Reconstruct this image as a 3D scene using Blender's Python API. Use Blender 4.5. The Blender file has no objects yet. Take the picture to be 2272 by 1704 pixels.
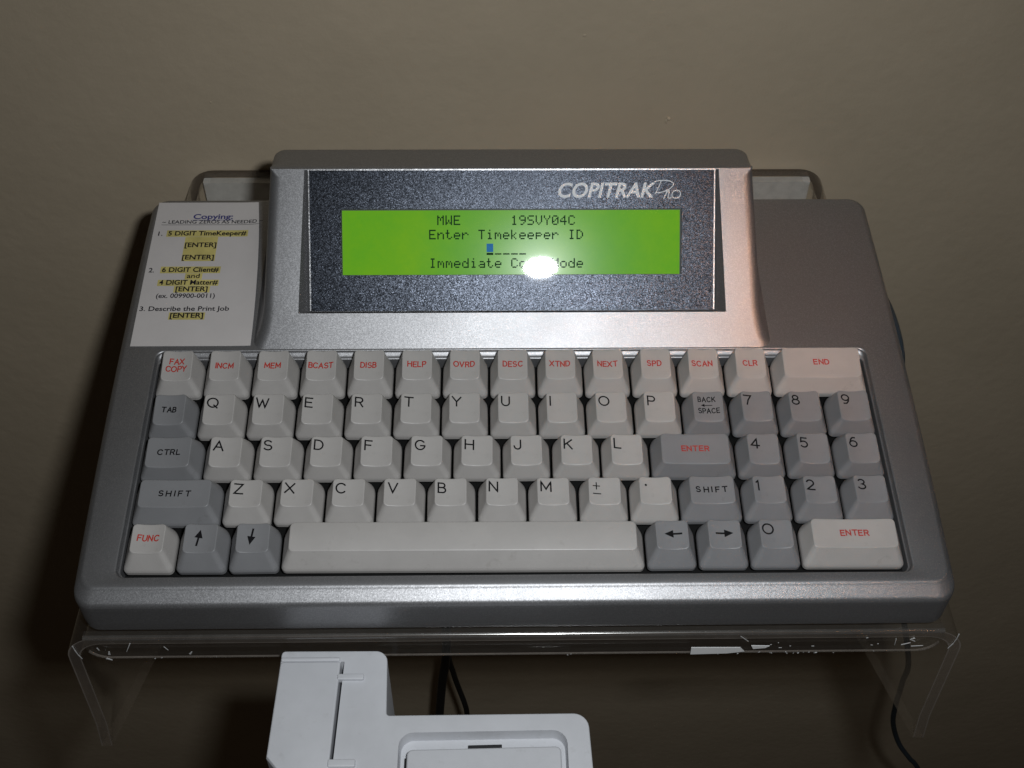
import bpy, bmesh, math, random
from mathutils import Vector, Matrix

random.seed(7)
MM = 0.001
TILT = math.radians(8.0)                    # the terminal's deck rises 8 degrees towards the wall
scene = bpy.context.scene
col = scene.collection

# ------------------------------------------------------------------ camera
RK = Matrix(((0.999836416872768, -0.014055307907868868, 0.011383664376615135),
             (-0.005197922377925403, -0.8261218661406595, -0.5634675180409484),
             (0.017324003520476437, 0.5633161728584476, -0.8260597849418245)))
CK = Vector((-8.61708843597784, -189.63466529238127, 399.4065436523551))
RX = Matrix.Rotation(TILT, 3, 'X')
cam_d = bpy.data.cameras.new('camera')
cam = bpy.data.objects.new('camera', cam_d)
col.objects.link(cam)
rows = [RX @ Vector(r) for r in RK]
m = Matrix((rows[0], -rows[1], -rows[2])).transposed().to_4x4()
m.translation = (RX @ CK) * MM
cam.matrix_world = m
cam_d.sensor_width = 36.0
cam_d.lens = 36.0 * 2659.59 / 2272.0
cam_d.clip_start = 0.01
cam_d.clip_end = 20.0
scene.camera = cam

# ------------------------------------------------------------------ light
world = bpy.data.worlds.new('World')
scene.world = world
world.use_nodes = True
world.node_tree.nodes['Background'].inputs[0].default_value = (1.0, 0.76, 0.54, 1)
world.node_tree.nodes['Background'].inputs[1].default_value = 0.0095


def area_lamp(name, loc, target, sx, sy, power, color, spread=180, shape='ELLIPSE'):
    d = bpy.data.lights.new(name, 'AREA')
    d.shape = shape
    d.size, d.size_y = sx, sy
    d.energy = power
    d.color = color
    d.spread = math.radians(spread)
    o = bpy.data.objects.new(name, d)
    col.objects.link(o)
    o.location = loc
    o.rotation_euler = (Vector(target) - Vector(loc)).to_track_quat('-Z', 'Y').to_euler()
    return o


FLASH = (RX @ Vector((32.6, -168.8, 415.9))) * MM
area_lamp('camera_flash', FLASH, (0.01, 0.045, -0.02), 0.026, 0.015, 0.84, (0.945, 0.98, 1.0), 136)
area_lamp('hood_tint_lamp', (0.46, -0.41, 0.76), (0.113, 0.11, 0.022), 0.14, 0.14, 0.017, (1.0, 0.47, 0.25), 11)  # added unseen lamp; narrow cone puts a warm tint on the hood's right

scene.view_settings.view_transform = 'Standard'
scene.view_settings.look = 'None'
scene.view_settings.exposure = 0
scene.view_settings.gamma = 1
scene.cycles.max_bounces = 10
scene.cycles.transparent_max_bounces = 24
scene.cycles.sample_clamp_indirect = 4.0


# ------------------------------------------------------------------ helpers
def tag(o, label=None, cat=None, group=None, kind=None):
    for k, v in (('label', label), ('category', cat), ('group', group), ('kind', kind)):
        if v:
            o[k] = v
    return o


def link(name, mesh, mat=None, parent=None, smooth=None):
    o = bpy.data.objects.new(name, mesh)
    col.objects.link(o)
    if mat is not None:
        for q in (mat if isinstance(mat, (list, tuple)) else [mat]):
            mesh.materials.append(q)
    if parent is not None:
        o.parent = parent
    if smooth is not None:
        for p in mesh.polygons:
            p.use_smooth = True
        mesh.set_sharp_from_angle(angle=math.radians(smooth))
    return o


def mesh_of(name, V, F, mi=None):
    me = bpy.data.meshes.new(name)
    me.from_pydata([tuple(c * MM for c in v) for v in V], [], F)
    if mi:
        for p, k in zip(me.polygons, mi):
            p.material_index = k
    bm = bmesh.new()
    bm.from_mesh(me)
    bmesh.ops.remove_doubles(bm, verts=bm.verts, dist=1e-7)
    bmesh.ops.recalc_face_normals(bm, faces=bm.faces)
    bm.to_mesh(me)
    bm.free()
    me.update()
    return me


def empty(name, loc=(0, 0, 0), rx=0.0):
    o = bpy.data.objects.new(name, None)
    col.objects.link(o)
    o.empty_display_size = 0.02
    o.location = loc
    o.rotation_euler = (rx, 0, 0)
    return o


def rrect(hx0, hx1, y0, y1, r, n=7, k=6, bow=0.0, rb=None):
    """rounded rectangle: every corner n+1 points, every side k extra points; same count for any size"""
    r = max(0.01, min(r, (hx1 - hx0) / 2 - .01, (y1 - y0) / 2 - .01))
    out = []
    rb = r if rb is None else max(0.01, min(rb, (hx1 - hx0) / 2 - .01, (y1 - y0) / 2 - .01))
    rs = (r, rb, rb, r)
    cs = [(hx1 - r, y0 + r, -90), (hx1 - rb, y1 - rb, 0), (hx0 + rb, y1 - rb, 90), (hx0 + r, y0 + r, 180)]
    for i, (cx, cy, a0) in enumerate(cs):
        r = rs[i]
        for j in range(n + 1):
            a = math.radians(a0 + 90 * j / n)
            out.append((cx + r * math.cos(a), cy + r * math.sin(a)))
        nx = cs[(i + 1) % 4]
        a = math.radians(a0 + 90)
        p = out[-1]
        b = math.radians(nx[2])
        rn = rs[(i + 1) % 4]
        q = (nx[0] + rn * math.cos(b), nx[1] + rn * math.sin(b))
        for j in range(1, k + 1):
            t = j / (k + 1)
            out.append((p[0] + (q[0] - p[0]) * t, p[1] + (q[1] - p[1]) * t))
    if bow:
        ym, yh = (y0 + y1) / 2, (y1 - y0) / 2
        out = [(x + math.copysign(bow * (1 - ((y - ym) / yh) ** 2), x), y) for x, y in out]
    return out


def loft(rings, cap0=True, cap1=True):
    n = len(rings[0])
    V = [p for r in rings for p in r]
    F = []
    for i in range(len(rings) - 1):
        for j in range(n):
            F.append((i * n + j, i * n + (j + 1) % n, (i + 1) * n + (j + 1) % n, (i + 1) * n + j))
    if cap0:
        F.append(tuple(range(n)))
    if cap1:
        F.append(tuple(range((len(rings) - 1) * n, len(rings) * n)))
    return V, F


def boolean(o, cutters):
    for c in cutters:
        md = o.modifiers.new('cut', 'BOOLEAN')
        md.object = c
        md.operation = 'DIFFERENCE'
        md.solver = 'EXACT'
    dg = bpy.context.evaluated_depsgraph_get()
    me = bpy.data.meshes.new_from_object(o.evaluated_get(dg))
    o.modifiers.clear()
    o.data = me
    for c in cutters:
        bpy.data.objects.remove(c)
    return o


def tube(pts, r, seg=10, sub=6):
    """smooth tube through points (Catmull-Rom)"""
    P = [Vector(p) for p in pts]
    Q = [P[0] * 2 - P[1]] + P + [P[-1] * 2 - P[-2]]
    path = []
    for i in range(1, len(Q) - 2):
        for s in range(sub):
            t = s / sub
            a, b, c, d = Q[i - 1], Q[i], Q[i + 1], Q[i + 2]
            path.append(.5 * ((2 * b) + (c - a) * t + (2 * a - 5 * b + 4 * c - d) * t * t + (3 * b - a - 3 * c + d) * t ** 3))
    path.append(P[-1])
    rings = []
    up = Vector((0.3, 1, 0.2)).normalized()
    for i, p in enumerate(path):
        tg = (path[min(i + 1, len(path) - 1)] - path[max(i - 1, 0)]).normalized()
        u = (up - tg * up.dot(tg)).normalized()
        up = u
        v = tg.cross(u)
        rings.append([tuple(p + u * (r * math.cos(2 * math.pi * j / seg)) + v * (r * math.sin(2 * math.pi * j / seg))) for j in range(seg)])
    return loft(rings)


# ------------------------------------------------------------------ materials
def mat(name):
    mt = bpy.data.materials.new(name)
    mt.use_nodes = True
    nt = mt.node_tree
    return mt, nt, nt.nodes['Principled BSDF']


def N(nt, t, **kw):
    n = nt.nodes.new(t)
    for k, v in kw.items():
        setattr(n, k, v)
    return n


def noise_fac(nt, scale, detail=4.0, rough=.6):
    tc = N(nt, 'ShaderNodeTexCoord')
    nz = N(nt, 'ShaderNodeTexNoise')
    nz.inputs['Scale'].default_value = scale
    nz.inputs['Detail'].default_value = detail
    nz.inputs['Roughness'].default_value = rough
    nt.links.new(tc.outputs['Object'], nz.inputs['Vector'])
    return nz


def ramp(nt, src, stops):
    r = N(nt, 'ShaderNodeValToRGB')
    e = r.color_ramp.elements
    while len(e) < len(stops):
        e.new(0.5)
    for el, (p, c) in zip(e, stops):
        el.position = p
        el.color = (*c, 1)
    nt.links.new(src, r.inputs['Fac'])
    return r


def plastic(name, c, rough=.5, var=.06, bump=.15, scale=900, spec=.5, dirt=0.0):
    mt, nt, b = mat(name)
    nz = noise_fac(nt, 60, 5)
    lo = tuple(x * (1 - var) for x in c)
    hi = tuple(min(1, x * (1 + var)) for x in c)
    r = ramp(nt, nz.outputs['Fac'], [(.3, lo), (.7, hi)])
    csrc = r.outputs['Color']
    if dirt:
        nd = noise_fac(nt, 190, 6, .7)
        rd = ramp(nt, nd.outputs['Fac'], [(.60, (1, 1, 1)), (.74, (1 - dirt, 1 - dirt * 1.05, 1 - dirt * 1.15))])
        mx = N(nt, 'ShaderNodeMix', data_type='RGBA', blend_type='MULTIPLY')
        mx.inputs['Factor'].default_value = 1
        nt.links.new(csrc, mx.inputs[6])
        nt.links.new(rd.outputs['Color'], mx.inputs[7])
        csrc = mx.outputs[2]
    nt.links.new(csrc, b.inputs['Base Color'])
    b.inputs['Roughness'].default_value = rough
    b.inputs['Specular IOR Level'].default_value = spec
    if bump:
        nb = noise_fac(nt, scale, 2)
        bp = N(nt, 'ShaderNodeBump')
        bp.inputs['Strength'].default_value = bump
        bp.inputs['Distance'].default_value = 0.0002
        nt.links.new(nb.outputs['Fac'], bp.inputs['Height'])
        nt.links.new(bp.outputs['Normal'], b.inputs['Normal'])
    return mt


def flake(name, c, rough, flake_mm, tilt, metal=1.0, cvar=.35, coat=0.0, coat_rough=.03, base_noise=.06):
    """metallic paint: little flakes, each with its own tilt and shade"""
    mt, nt, b = mat(name)
    tc = N(nt, 'ShaderNodeTexCoord')
    vo = N(nt, 'ShaderNodeTexVoronoi')
    vo.inputs['Scale'].default_value = 1.0 / (flake_mm * MM)
    nt.links.new(tc.outputs['Object'], vo.inputs['Vector'])
    sub = N(nt, 'ShaderNodeVectorMath', operation='SUBTRACT')
    sub.inputs[1].default_value = (.5, .5, .5)
    nt.links.new(vo.outputs['Color'], sub.inputs[0])
    sc = N(nt, 'ShaderNodeVectorMath', operation='SCALE')
    sc.inputs['Scale'].default_value = tilt
    nt.links.new(sub.outputs[0], sc.inputs[0])
    ge = N(nt, 'ShaderNodeNewGeometry')
    ad = N(nt, 'ShaderNodeVectorMath', operation='ADD')
    nt.links.new(ge.outputs['Normal'], ad.inputs[0])
    nt.links.new(sc.outputs[0], ad.inputs[1])
    no = N(nt, 'ShaderNodeVectorMath', operation='NORMALIZE')
    nt.links.new(ad.outputs[0], no.inputs[0])
    nt.links.new(no.outputs[0], b.inputs['Normal'])
    sep = N(nt, 'ShaderNodeSeparateColor')
    nt.links.new(vo.outputs['Color'], sep.inputs[0])
    r = ramp(nt, sep.outputs['Green'], [(0, tuple(x * (1 - cvar) for x in c)), (.75, c), (1, tuple(min(1, x * (1 + 1.2 * cvar)) for x in c))])
    nt.links.new(r.outputs['Color'], b.inputs['Base Color'])
    b.inputs['Metallic'].default_value = metal
    nz = noise_fac(nt, 25, 4)
    mr = N(nt, 'ShaderNodeMapRange')
    mr.inputs['To Min'].default_value = rough - base_noise
    mr.inputs['To Max'].default_value = rough + base_noise
    nt.links.new(nz.outputs['Fac'], mr.inputs['Value'])
    nt.links.new(mr.outputs[0], b.inputs['Roughness'])
    if coat:
        b.inputs['Coat Weight'].default_value = coat
        b.inputs['Coat Roughness'].default_value = coat_rough
    return mt


M_silver = flake('silver_metallic_paint', (.312, .312, .322), .455, .30, .08, metal=.80, cvar=.13, base_noise=.05)
M_panel = flake('speckled_dark_panel', (.036, .041, .052), .31, .26, .17, metal=.92, cvar=.6, coat=1.0, coat_rough=.02)
M_bevel_hi = flake('painted_bevel_highlight', (.42, .42, .43), .34, .4, .1, metal=1.0)
M_white = plastic('warm_white_keycap_plastic', (.412, .394, .38), .36, .05, .10, 1500, .45, dirt=.15)
M_grey = plastic('grey_keycap_plastic', (.222, .223, .232), .36, .05, .10, 1500, .45, dirt=.15)
M_black = plastic('black_key_bed_plastic', (.005, .005, .005), .6, .2, .1, 600, .2)
M_ink = plastic('black_legend_ink', (.008, .008, .009), .8, .1, 0, spec=.1)
M_red = plastic('red_legend_ink', (.42, .028, .018), .6, .1, 0)
M_paper = plastic('white_paper', (.58, .55, .54), .7, .03, .08, 500, .3)
M_hi = plastic('yellow_highlighter', (.58, .50, .17), .7, .25, 0)
M_pink = plastic('printed_black_ink', (.016, .014, .02), .8, .1, 0, spec=.1)
M_blue = plastic('printed_blue_ink', (.045, .045, .19), .7, .1, 0)
M_cable = plastic('black_cable_rubber', (.012, .012, .013), .42, .2, .1, 300)
M_cable2 = plastic('dark_blue_grey_cable_rubber', (.03, .045, .06), .36, .2, .1, 300)
M_device = plastic('cool_white_device_plastic', (.56, .57, .60), .42, .05, .14, 1300, .45, dirt=.10)
M_devdark = plastic('device_gap_black', (.015, .015, .017), .5, .1, 0)
M_brand = plastic('white_brand_print', (.66, .68, .70), .5, .05, 0)
M_lcdink = plastic('lcd_segment_ink', (.012, .045, .022), .8, .1, 0, spec=0)
M_lcdink.node_tree.nodes['Principled BSDF'].inputs['Coat Weight'].default_value = 1.0
M_lcdink.node_tree.nodes['Principled BSDF'].inputs['Coat Roughness'].default_value = .02
M_sticker = plastic('white_torn_sticker', (.72, .72, .72), .6, .04, .1, 300)

# green backlit liquid crystal under a clear window
M_lcd, nt, b = mat('green_lcd')
nz = noise_fac(nt, 21, 10, .78)
r = ramp(nt, nz.outputs['Fac'], [(.25, (.080, .315, .022)), (.5, (.116, .355, .015)), (.75, (.165, .39, .010))])
nt.links.new(r.outputs['Color'], b.inputs['Emission Color'])
b.inputs['Emission Strength'].default_value = .82
b.inputs['Base Color'].default_value = (.02, .06, .004, 1)
b.inputs['Roughness'].default_value = .20
b.inputs['Specular IOR Level'].default_value = .07
b.inputs['Coat Weight'].default_value = 1.0
b.inputs['Coat Roughness'].default_value = .02

M_cursor, nt, b = mat('blue_lcd_cursor')
b.inputs['Specular IOR Level'].default_value = .1
b.inputs['Emission Color'].default_value = (.012, .13, .33, 1)
b.inputs['Emission Strength'].default_value = .75
nz = noise_fac(nt, 900, 2)
rr = ramp(nt, nz.outputs['Fac'], [(.35, (.004, .02, .05)), (.7, (.01, .05, .10))])
nt.links.new(rr.outputs['Color'], b.inputs['Base Color'])


def acrylic(name, tint, diff, gloss_min, dcol, rough=.02):
    mt, nt, b = mat(name)
    nt.nodes.remove(b)
    out = nt.nodes['Material Output']
    tr = N(nt, 'ShaderNodeBsdfTransparent')
    tr.inputs[0].default_value = (*tint, 1)
    gl = N(nt, 'ShaderNodeBsdfGlossy')
    gl.inputs['Roughness'].default_value = rough
    gl.inputs['Color'].default_value = (.95, .95, .95, 1)
    df = N(nt, 'ShaderNodeBsdfDiffuse')
    df.inputs[0].default_value = (*dcol, 1)
    lw = N(nt, 'ShaderNodeLayerWeight')
    pw = N(nt, 'ShaderNodeMath', operation='POWER')
    pw.inputs[1].default_value = 5.0
    nt.links.new(lw.outputs['Facing'], pw.inputs[0])
    mxv = N(nt, 'ShaderNodeMath', operation='MULTIPLY_ADD')
    mxv.inputs[1].default_value = .9
    mxv.inputs[2].default_value = gloss_min
    nt.links.new(pw.outputs[0], mxv.inputs[0])
    nz = noise_fac(nt, 130, 5)
    mr = N(nt, 'ShaderNodeMapRange')
    mr.inputs['To Min'].default_value = diff * .6
    mr.inputs['To Max'].default_value = diff * 1.4
    nt.links.new(nz.outputs['Fac'], mr.inputs['Value'])
    m1 = N(nt, 'ShaderNodeMixShader')
    nt.links.new(mr.outputs[0], m1.inputs[0])
    nt.links.new(tr.outputs[0], m1.inputs[1])
    nt.links.new(df.outputs[0], m1.inputs[2])
    m2 = N(nt, 'ShaderNodeMixShader')
    nt.links.new(mxv.outputs[0], m2.inputs[0])
    nt.links.new(m1.outputs[0], m2.inputs[1])
    nt.links.new(gl.outputs[0], m2.inputs[2])
    nt.links.new(m2.outputs[0], out.inputs['Surface'])
    return mt


M_acr = acrylic('clear_acrylic', (.97, .965, .955), .012, .03, (.8, .78, .74))
M_edge = acrylic('sawn_acrylic_edge', (.36, .315, .265), .22, .06, (.26, .22, .185), .18)
M_front = acrylic('clear_front_edge', (.84, .80, .76), .13, .10, (.46, .41, .37), .2)
M_under = acrylic('clear_under_edge', (.86, .83, .79), .09, .04, (.46, .40, .34), .2)
M_lipedge = acrylic('pale_acrylic_edge', (.5, .46, .42), .40, .10, (.42, .37, .33), .25)  # paler edge copy: bright edge lines painted on leg fronts and lip bottom
M_round = acrylic('polished_acrylic_edge', (.6, .57, .54), .12, .22, (.5, .48, .46), .16)
M_flange_refl = acrylic('flange_painted_reflection', (.85, .84, .82), .8, .05, (.86, .85, .82), .2)
M_scratch_glint = plastic('pale_scratch_and_glint', (.55, .55, .55), .6, .1, 0)

# painted wall
M_wall, nt, b = mat('beige_wall_paint')
nz = noise_fac(nt, 7, 12, .72)
r = ramp(nt, nz.outputs['Fac'], [(.28, (.475, .396, .288)), (.72, (.548, .456, .336))])
nt.links.new(r.outputs['Color'], b.inputs['Base Color'])
b.inputs['Roughness'].default_value = .62
b.inputs['Specular IOR Level'].default_value = .35
nb = noise_fac(nt, 140, 5, .55)
nb2 = noise_fac(nt, 22, 3, .5)
mm_ = N(nt, 'ShaderNodeMath', operation='MULTIPLY_ADD')
mm_.inputs[1].default_value = 2.2
nt.links.new(nb2.outputs['Fac'], mm_.inputs[0])
nt.links.new(nb.outputs['Fac'], mm_.inputs[2])
bp = N(nt, 'ShaderNodeBump')
bp.inputs['Strength'].default_value = .32
bp.inputs['Distance'].default_value = .0012
nt.links.new(mm_.outputs[0], bp.inputs['Height'])
nt.links.new(bp.outputs['Normal'], b.inputs['Normal'])

# ------------------------------------------------------------------ wall (setting)
WALL_Y = 266.0
V = [(-2500, WALL_Y, -2200), (2500, WALL_Y, -2200), (2500, WALL_Y, 1800), (-2500, WALL_Y, 1800),
     (-2500, WALL_Y + 100, -2200), (2500, WALL_Y + 100, -2200), (2500, WALL_Y + 100, 1800), (-2500, WALL_Y + 100, 1800)]
F = [(0, 1, 2, 3), (4, 5, 6, 7), (0, 1, 5, 4), (1, 2, 6, 5), (2, 3, 7, 6), (3, 0, 4, 7)]


def blob(cx, cz, rx, rz, d, n=14):
    """a dried drip of paint, half sunk in the wall"""
    global V, F
    base = len(V)
    rings = 5
    for i in range(rings):
        a = math.pi / 2 * i / rings
        for j in range(n):
            t = 2 * math.pi * j / n
            V.append((cx + rx * math.cos(a) * math.cos(t), WALL_Y + .05 - d * math.sin(a), cz + rz * math.cos(a) * math.sin(t)))
    V.append((cx, WALL_Y + .05 - d, cz))
    for i in range(rings - 1):
        for j in range(n):
            F.append((base + i * n + j, base + i * n + (j + 1) % n, base + (i + 1) * n + (j + 1) % n, base + (i + 1) * n + j))
    for j in range(n):
        F.append((base + (rings - 1) * n + j, base + (rings - 1) * n + (j + 1) % n, base + rings * n))


blob(82.5, 9.4, 1.3, 1.1, 1.2)
blob(81.3, 7.6, .7, 1.6, .7)
blob(37, 57, 1.0, .9, .35)
blob(-148, 19.5, .55, .55, .5)
blob(-89, 76.5, 1.0, .7, .4)
wall = link('wall', mesh_of('wall', V, F), M_wall, smooth=40)
tag(wall, kind='structure', label='beige painted wall behind the keyboard terminal', cat='wall')

# ------------------------------------------------------------------ clear acrylic shelf
SZ = -22.0                                  # top of the shelf (world mm)
TH = 4.6
shelf = empty('acrylic_shelf', (0, WALL_Y * MM, SZ * MM))
tag(shelf, 'clear acrylic wall bracket shelf with folded side panels carrying the silver keyboard', 'shelf')
shelf_inv = Matrix.Translation(Vector((0, WALL_Y * MM, SZ * MM))).inverted()


def on_shelf(o):
    o.parent = shelf
    o.matrix_parent_inverse = shelf_inv
    return o


def u_profile(off, ybot):
    """inverted U in the xz plane, inset by off"""
    r = 15.0 - off
    pts = [(-174.0 + off, ybot), (-171.5 + off, -90), (-168.5 + off, SZ - 15.0)]
    for j in range(1, 9):
        a = math.radians(180 - 90 * j / 8)
        pts.append((-153.5 + r * math.cos(a), SZ - 15.0 + r * math.sin(a)))
    right = [(-x + 1.4, z) for x, z in reversed(pts)]
    mid = [(-153.5 + (307 + 1.4) * t, SZ - off) for t in (.2, .4, .6, .8)]
    return pts + mid + right


ys = [-13.0] + [-13 + 278 * (i / 14) for i in range(1, 15)]
V, F, mi = [], [], []
nP = len(u_profile(0, -110))
for y in ys:
    zb = -110 - .56 * (y + 13)
    for off in (0, TH):
        V += [(x, y, z) for x, z in u_profile(off, zb)]
W2 = 2 * nP
for i in range(len(ys) - 1):
    for j in range(nP - 1):
        for o_ in (0, nP):
            a = i * W2 + o_ + j
            F.append((a, a + 1, a + 1 + W2, a + W2)); mi.append(0)
    for j in (0, nP - 1):
        a = i * W2 + j
        F.append((a, a + nP, a + nP + W2, a + W2)); mi.append(3)
for j in range(nP - 1):
    a = (len(ys) - 1) * W2 + j
    F.append((a, a + 1, a + 1 + nP, a + nP)); mi.append(1)
base = len(V)
for off in (.55, TH - .5):
    V += [(x, ys[0], z) for x, z in u_profile(off, -110)]
for j in range(nP - 1):
    for lo, hi, k in ((j, base + j, 4), (base + j, base + nP + j, 2), (base + nP + j, nP + j, 4)):
        F.append((lo, lo + 1, hi + 1, hi)); mi.append(k)
on_shelf(link('shelf_panel', mesh_of('shelf_panel', V, F, mi), [M_acr, M_edge, M_front, M_under, M_lipedge], smooth=35))

# folded front lip of the shelf
sec = []
r = 1.6
for cx, cz, a0 in ((-11.6, SZ - .4 - r, 90), (-11.6, SZ - 15.6 + r, 180)):
    for j in range(6):
        a = math.radians(a0 + 90 * j / 5)
        sec.append((cx - .2 + r * math.cos(a), cz + r * math.sin(a)))
sec += [(-10.0, SZ - 15.6), (-10.0, SZ - .4)]
V, F, mi = [], [], []
xs = [-160, -159, -157.5, -155.5, -153] + [-153 + 306.5 * i / 12 for i in range(1, 12)] + [153.5, 156, 158, 159.5, 160.5]
for x in xs:
    e = max(0, abs(x) - 153)
    lift = 10 - math.sqrt(max(0, 100 - (e * 1.28) ** 2)) if e else 0
    for y, z in sec:
        t = (SZ - z) / 15.6
        V.append((x, y, z + lift * t * .9))
ns = len(sec)
for i in range(len(xs) - 1):
    for j in range(ns):
        F.append((i * ns + j, i * ns + (j + 1) % ns, (i + 1) * ns + (j + 1) % ns, (i + 1) * ns + j))
        mi.append(1 if j in (8, 9, 10) else (2 if j <= 3 else 0))
F.append(tuple(range(ns))); mi.append(0)
F.append(tuple(range((len(xs) - 1) * ns, len(xs) * ns))); mi.append(0)

# scratches and chips in the lip, plus glints painted as pale strips


def chip_or_glint(x, z, dx, dz, w):
    b0 = len(V)
    L = math.hypot(dx, dz) or 1
    nx, nz = -dz / L * w / 2, dx / L * w / 2
    for yy in (-13.5, -13.3):
        for sx, sz_, k in ((0, 0, 1), (dx, dz, .4), (dx, dz, -.4), (0, 0, -1)):
            V.append((x + sx + nx * k, yy, z + sz_ + nz * k))
    F.extend([(b0, b0 + 1, b0 + 2, b0 + 3), (b0 + 4, b0 + 5, b0 + 6, b0 + 7)])
    for j in range(4):
        F.append((b0 + j, b0 + (j + 1) % 4, b0 + 4 + (j + 1) % 4, b0 + 4 + j))
    mi.extend([3] * 6)


chip_or_glint(-143.0, -25.5, -2.6, -6.0, .35)
chip_or_glint(-122.4, -33.6, 1.0, 1.7, .8)
chip_or_glint(-152.5, -33.5, .4, 2.2, .9)
chip_or_glint(-154.3, -36.2, 2.0, -1.4, .8)
chip_or_glint(-131, -28, 1.1, -2.6, .2)
chip_or_glint(146, -31.5, 3.2, 1.5, .45)
chip_or_glint(150, -32.6, 4.5, .4, .4)
chip_or_glint(143, -27.0, .5, -4.6, .25)
chip_or_glint(148.5, -27.5, 2.2, -1.6, .5)
chip_or_glint(84, -24.2, 3.5, -3.8, .2)
for i in range(22):
    x = random.uniform(-150, 152)
    if random.random() < .5:
        x = random.uniform(20, 152)
    chip_or_glint(x, -36.9 + random.uniform(-.3, .8), random.uniform(-.5, .8), random.uniform(.2, .6), random.uniform(.15, .4))
for i in range(12):
    chip_or_glint(random.uniform(90, 150), random.uniform(-33, -26), random.uniform(.3, 1.2), random.uniform(-.3, .3), .12)
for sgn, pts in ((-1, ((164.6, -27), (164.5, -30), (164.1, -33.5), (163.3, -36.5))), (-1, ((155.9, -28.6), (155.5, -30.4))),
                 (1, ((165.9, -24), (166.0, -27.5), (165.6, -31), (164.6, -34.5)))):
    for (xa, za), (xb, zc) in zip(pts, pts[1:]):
        chip_or_glint(sgn * xa, za, sgn * (xb - xa), zc - za, random.uniform(.2, .45))  # pale strips painted as flash glints along the bends
on_shelf(link('front_lip', mesh_of('front_lip', V, F, mi), [M_acr, M_lipedge, M_round, M_scratch_glint], smooth=35))

# added flange against the wall; milky colour stands in for a bright reflection
V, F = loft([[(x, y, z) for x, y in rrect(-159.5, 161, 260.6, 264.9, .6, 3, 1)] for z in (SZ - TH - .3, -70, -120)])
on_shelf(link('added_back_flange', mesh_of('added_back_flange', V, F), M_flange_refl, smooth=35))

# torn sticker on the lip
V, F = [], []
for poly in ([(66.6, -36.9), (80.5, -36.4), (87.0, -35.1), (85.0, -32.2), (66.4, -31.9)],
             [(90.0, -33.3), (94.5, -32.7), (96.0, -31.2), (89.0, -30.9)]):
    b0 = len(V)
    n = len(poly)
    for yy in (-13.62, -13.38):
        V += [(x, yy, z) for x, z in poly]
    F += [tuple(range(b0, b0 + n)), tuple(range(b0 + n, b0 + 2 * n))]
    F += [(b0 + j, b0 + (j + 1) % n, b0 + n + (j + 1) % n, b0 + n + j) for j in range(n)]
st = link('torn_sticker', mesh_of('torn_sticker', V, F), M_sticker)
tag(st, 'torn white sticker stuck on the front lip of the acrylic shelf', 'sticker')

# ------------------------------------------------------------------ the terminal
term = empty('keyboard_terminal', (0, 0, 0), TILT)
tag(term, 'silver keyboard terminal with green screen, white and grey keys on acrylic shelf', 'keyboard')
DZ = 2.0
T8 = math.tan(TILT)


def case_ring(ins, insf, insb, z, zfun=None, rc=7.0):
    pts = rrect(-159.3 + ins, 160.0 - ins, -12.2 + insf, 183.5 - insb, rc, 8, 14, 1.4)
    out = []
    for x, y in pts:
        zz = zfun(y) if zfun else z
        out.append((x, y + (zz * .139 if zz < 0 else 0) * max(0, 1 - (y + 12) / 60), zz))
    return out


zb = lambda y: -17.4 - (y + 12.2) * T8
rings = [case_ring(5, 5, 5, 0, lambda y: zb(y) - .2), case_ring(1.2, 1.2, 1.2, 0, zb), case_ring(.3, .3, .3, 0, lambda y: zb(y) + .5),
         case_ring(0, 0, 0, 0, lambda y: zb(y) + 1.8), case_ring(0, 0, 0, 0, lambda y: zb(y) + 6), case_ring(0, 0, 0, -4.2)]
for si, fi, z in ((0, 0, -2.4), (.03, .1, -1.8), (.1, .4, -1.3), (.2, .75, -.68), (.35, 1.3, -.34), (.6, 2.3, .09), (.9, 3.3, .52), (1.3, 4.3, .95), (1.6, 4.9, 1.22), (2.0, 5.4, 1.46), (2.5, 5.9, 1.88), (3.0, 6.6, 1.98), (3.4, 7.2, DZ)):
    rings.append(case_ring(si, fi, si, z, rc=7 - .5 * si))


def hole_ring(d, z, dback=0.0, r=3.0):
    return [(x, y, z) for x, y in rrect(-144.6 + d, 145.0 - d, -2.0 + d * .6, 98.2 - d - dback, r, 8, 14)]


for d, z in ((-.9, DZ), (-.75, DZ - .03)):
    rings.append(hole_ring(d, z, r=4))
for k in range(1, 6):
    a = math.radians(90 * k / 5)
    rings.append(hole_ring(-.75 + .75 * math.sin(a), DZ - .8 + .8 * math.cos(a), r=3.4))
rings += [hole_ring(.12, .95, .12), hole_ring(.5, .25, .9), hole_ring(.6, .12, 1.1), hole_ring(.8, .06, 1.5), hole_ring(.98, -.1, 1.75), hole_ring(1.05, -.4, 1.85), hole_ring(1.1, -8, 1.85)]
V, F = loft(rings, True, False)
link('case_shell', mesh_of('case_shell', V, F), M_silver, term, smooth=50)

V = [(x, y, -7.0) for x, y in rrect(-143.8, 144.2, -1.6, 97.2, 2)] + [(x, y, -6.0) for x, y in rrect(-143.8, 144.2, -1.6, 97.2, 2)]
n = len(V) // 2
link('key_bed', mesh_of('key_bed', *loft([V[:n], V[n:]])), M_black, term)

# rubber feet between case and shelf
V, F = [], []
for fx in (-140, 140):
    for fy in (0, 168):
        rg = []
        for rr_, dz in ((5.6, 1.0), (5.6, -1.2), (5.0, -2.2)):
            rg.append([(fx + rr_ * math.cos(2 * math.pi * j / 16), fy + rr_ * math.sin(2 * math.pi * j / 16), zb(fy + rr_ * math.sin(2 * math.pi * j / 16)) + dz) for j in range(16)])
        v, f = loft(rg)
        ft = link('rubber_foot', mesh_of('rubber_foot', v, f), M_black, term, smooth=40)

# display hood
SL = .6976
YF = 99.2
RZ = 44.2


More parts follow.
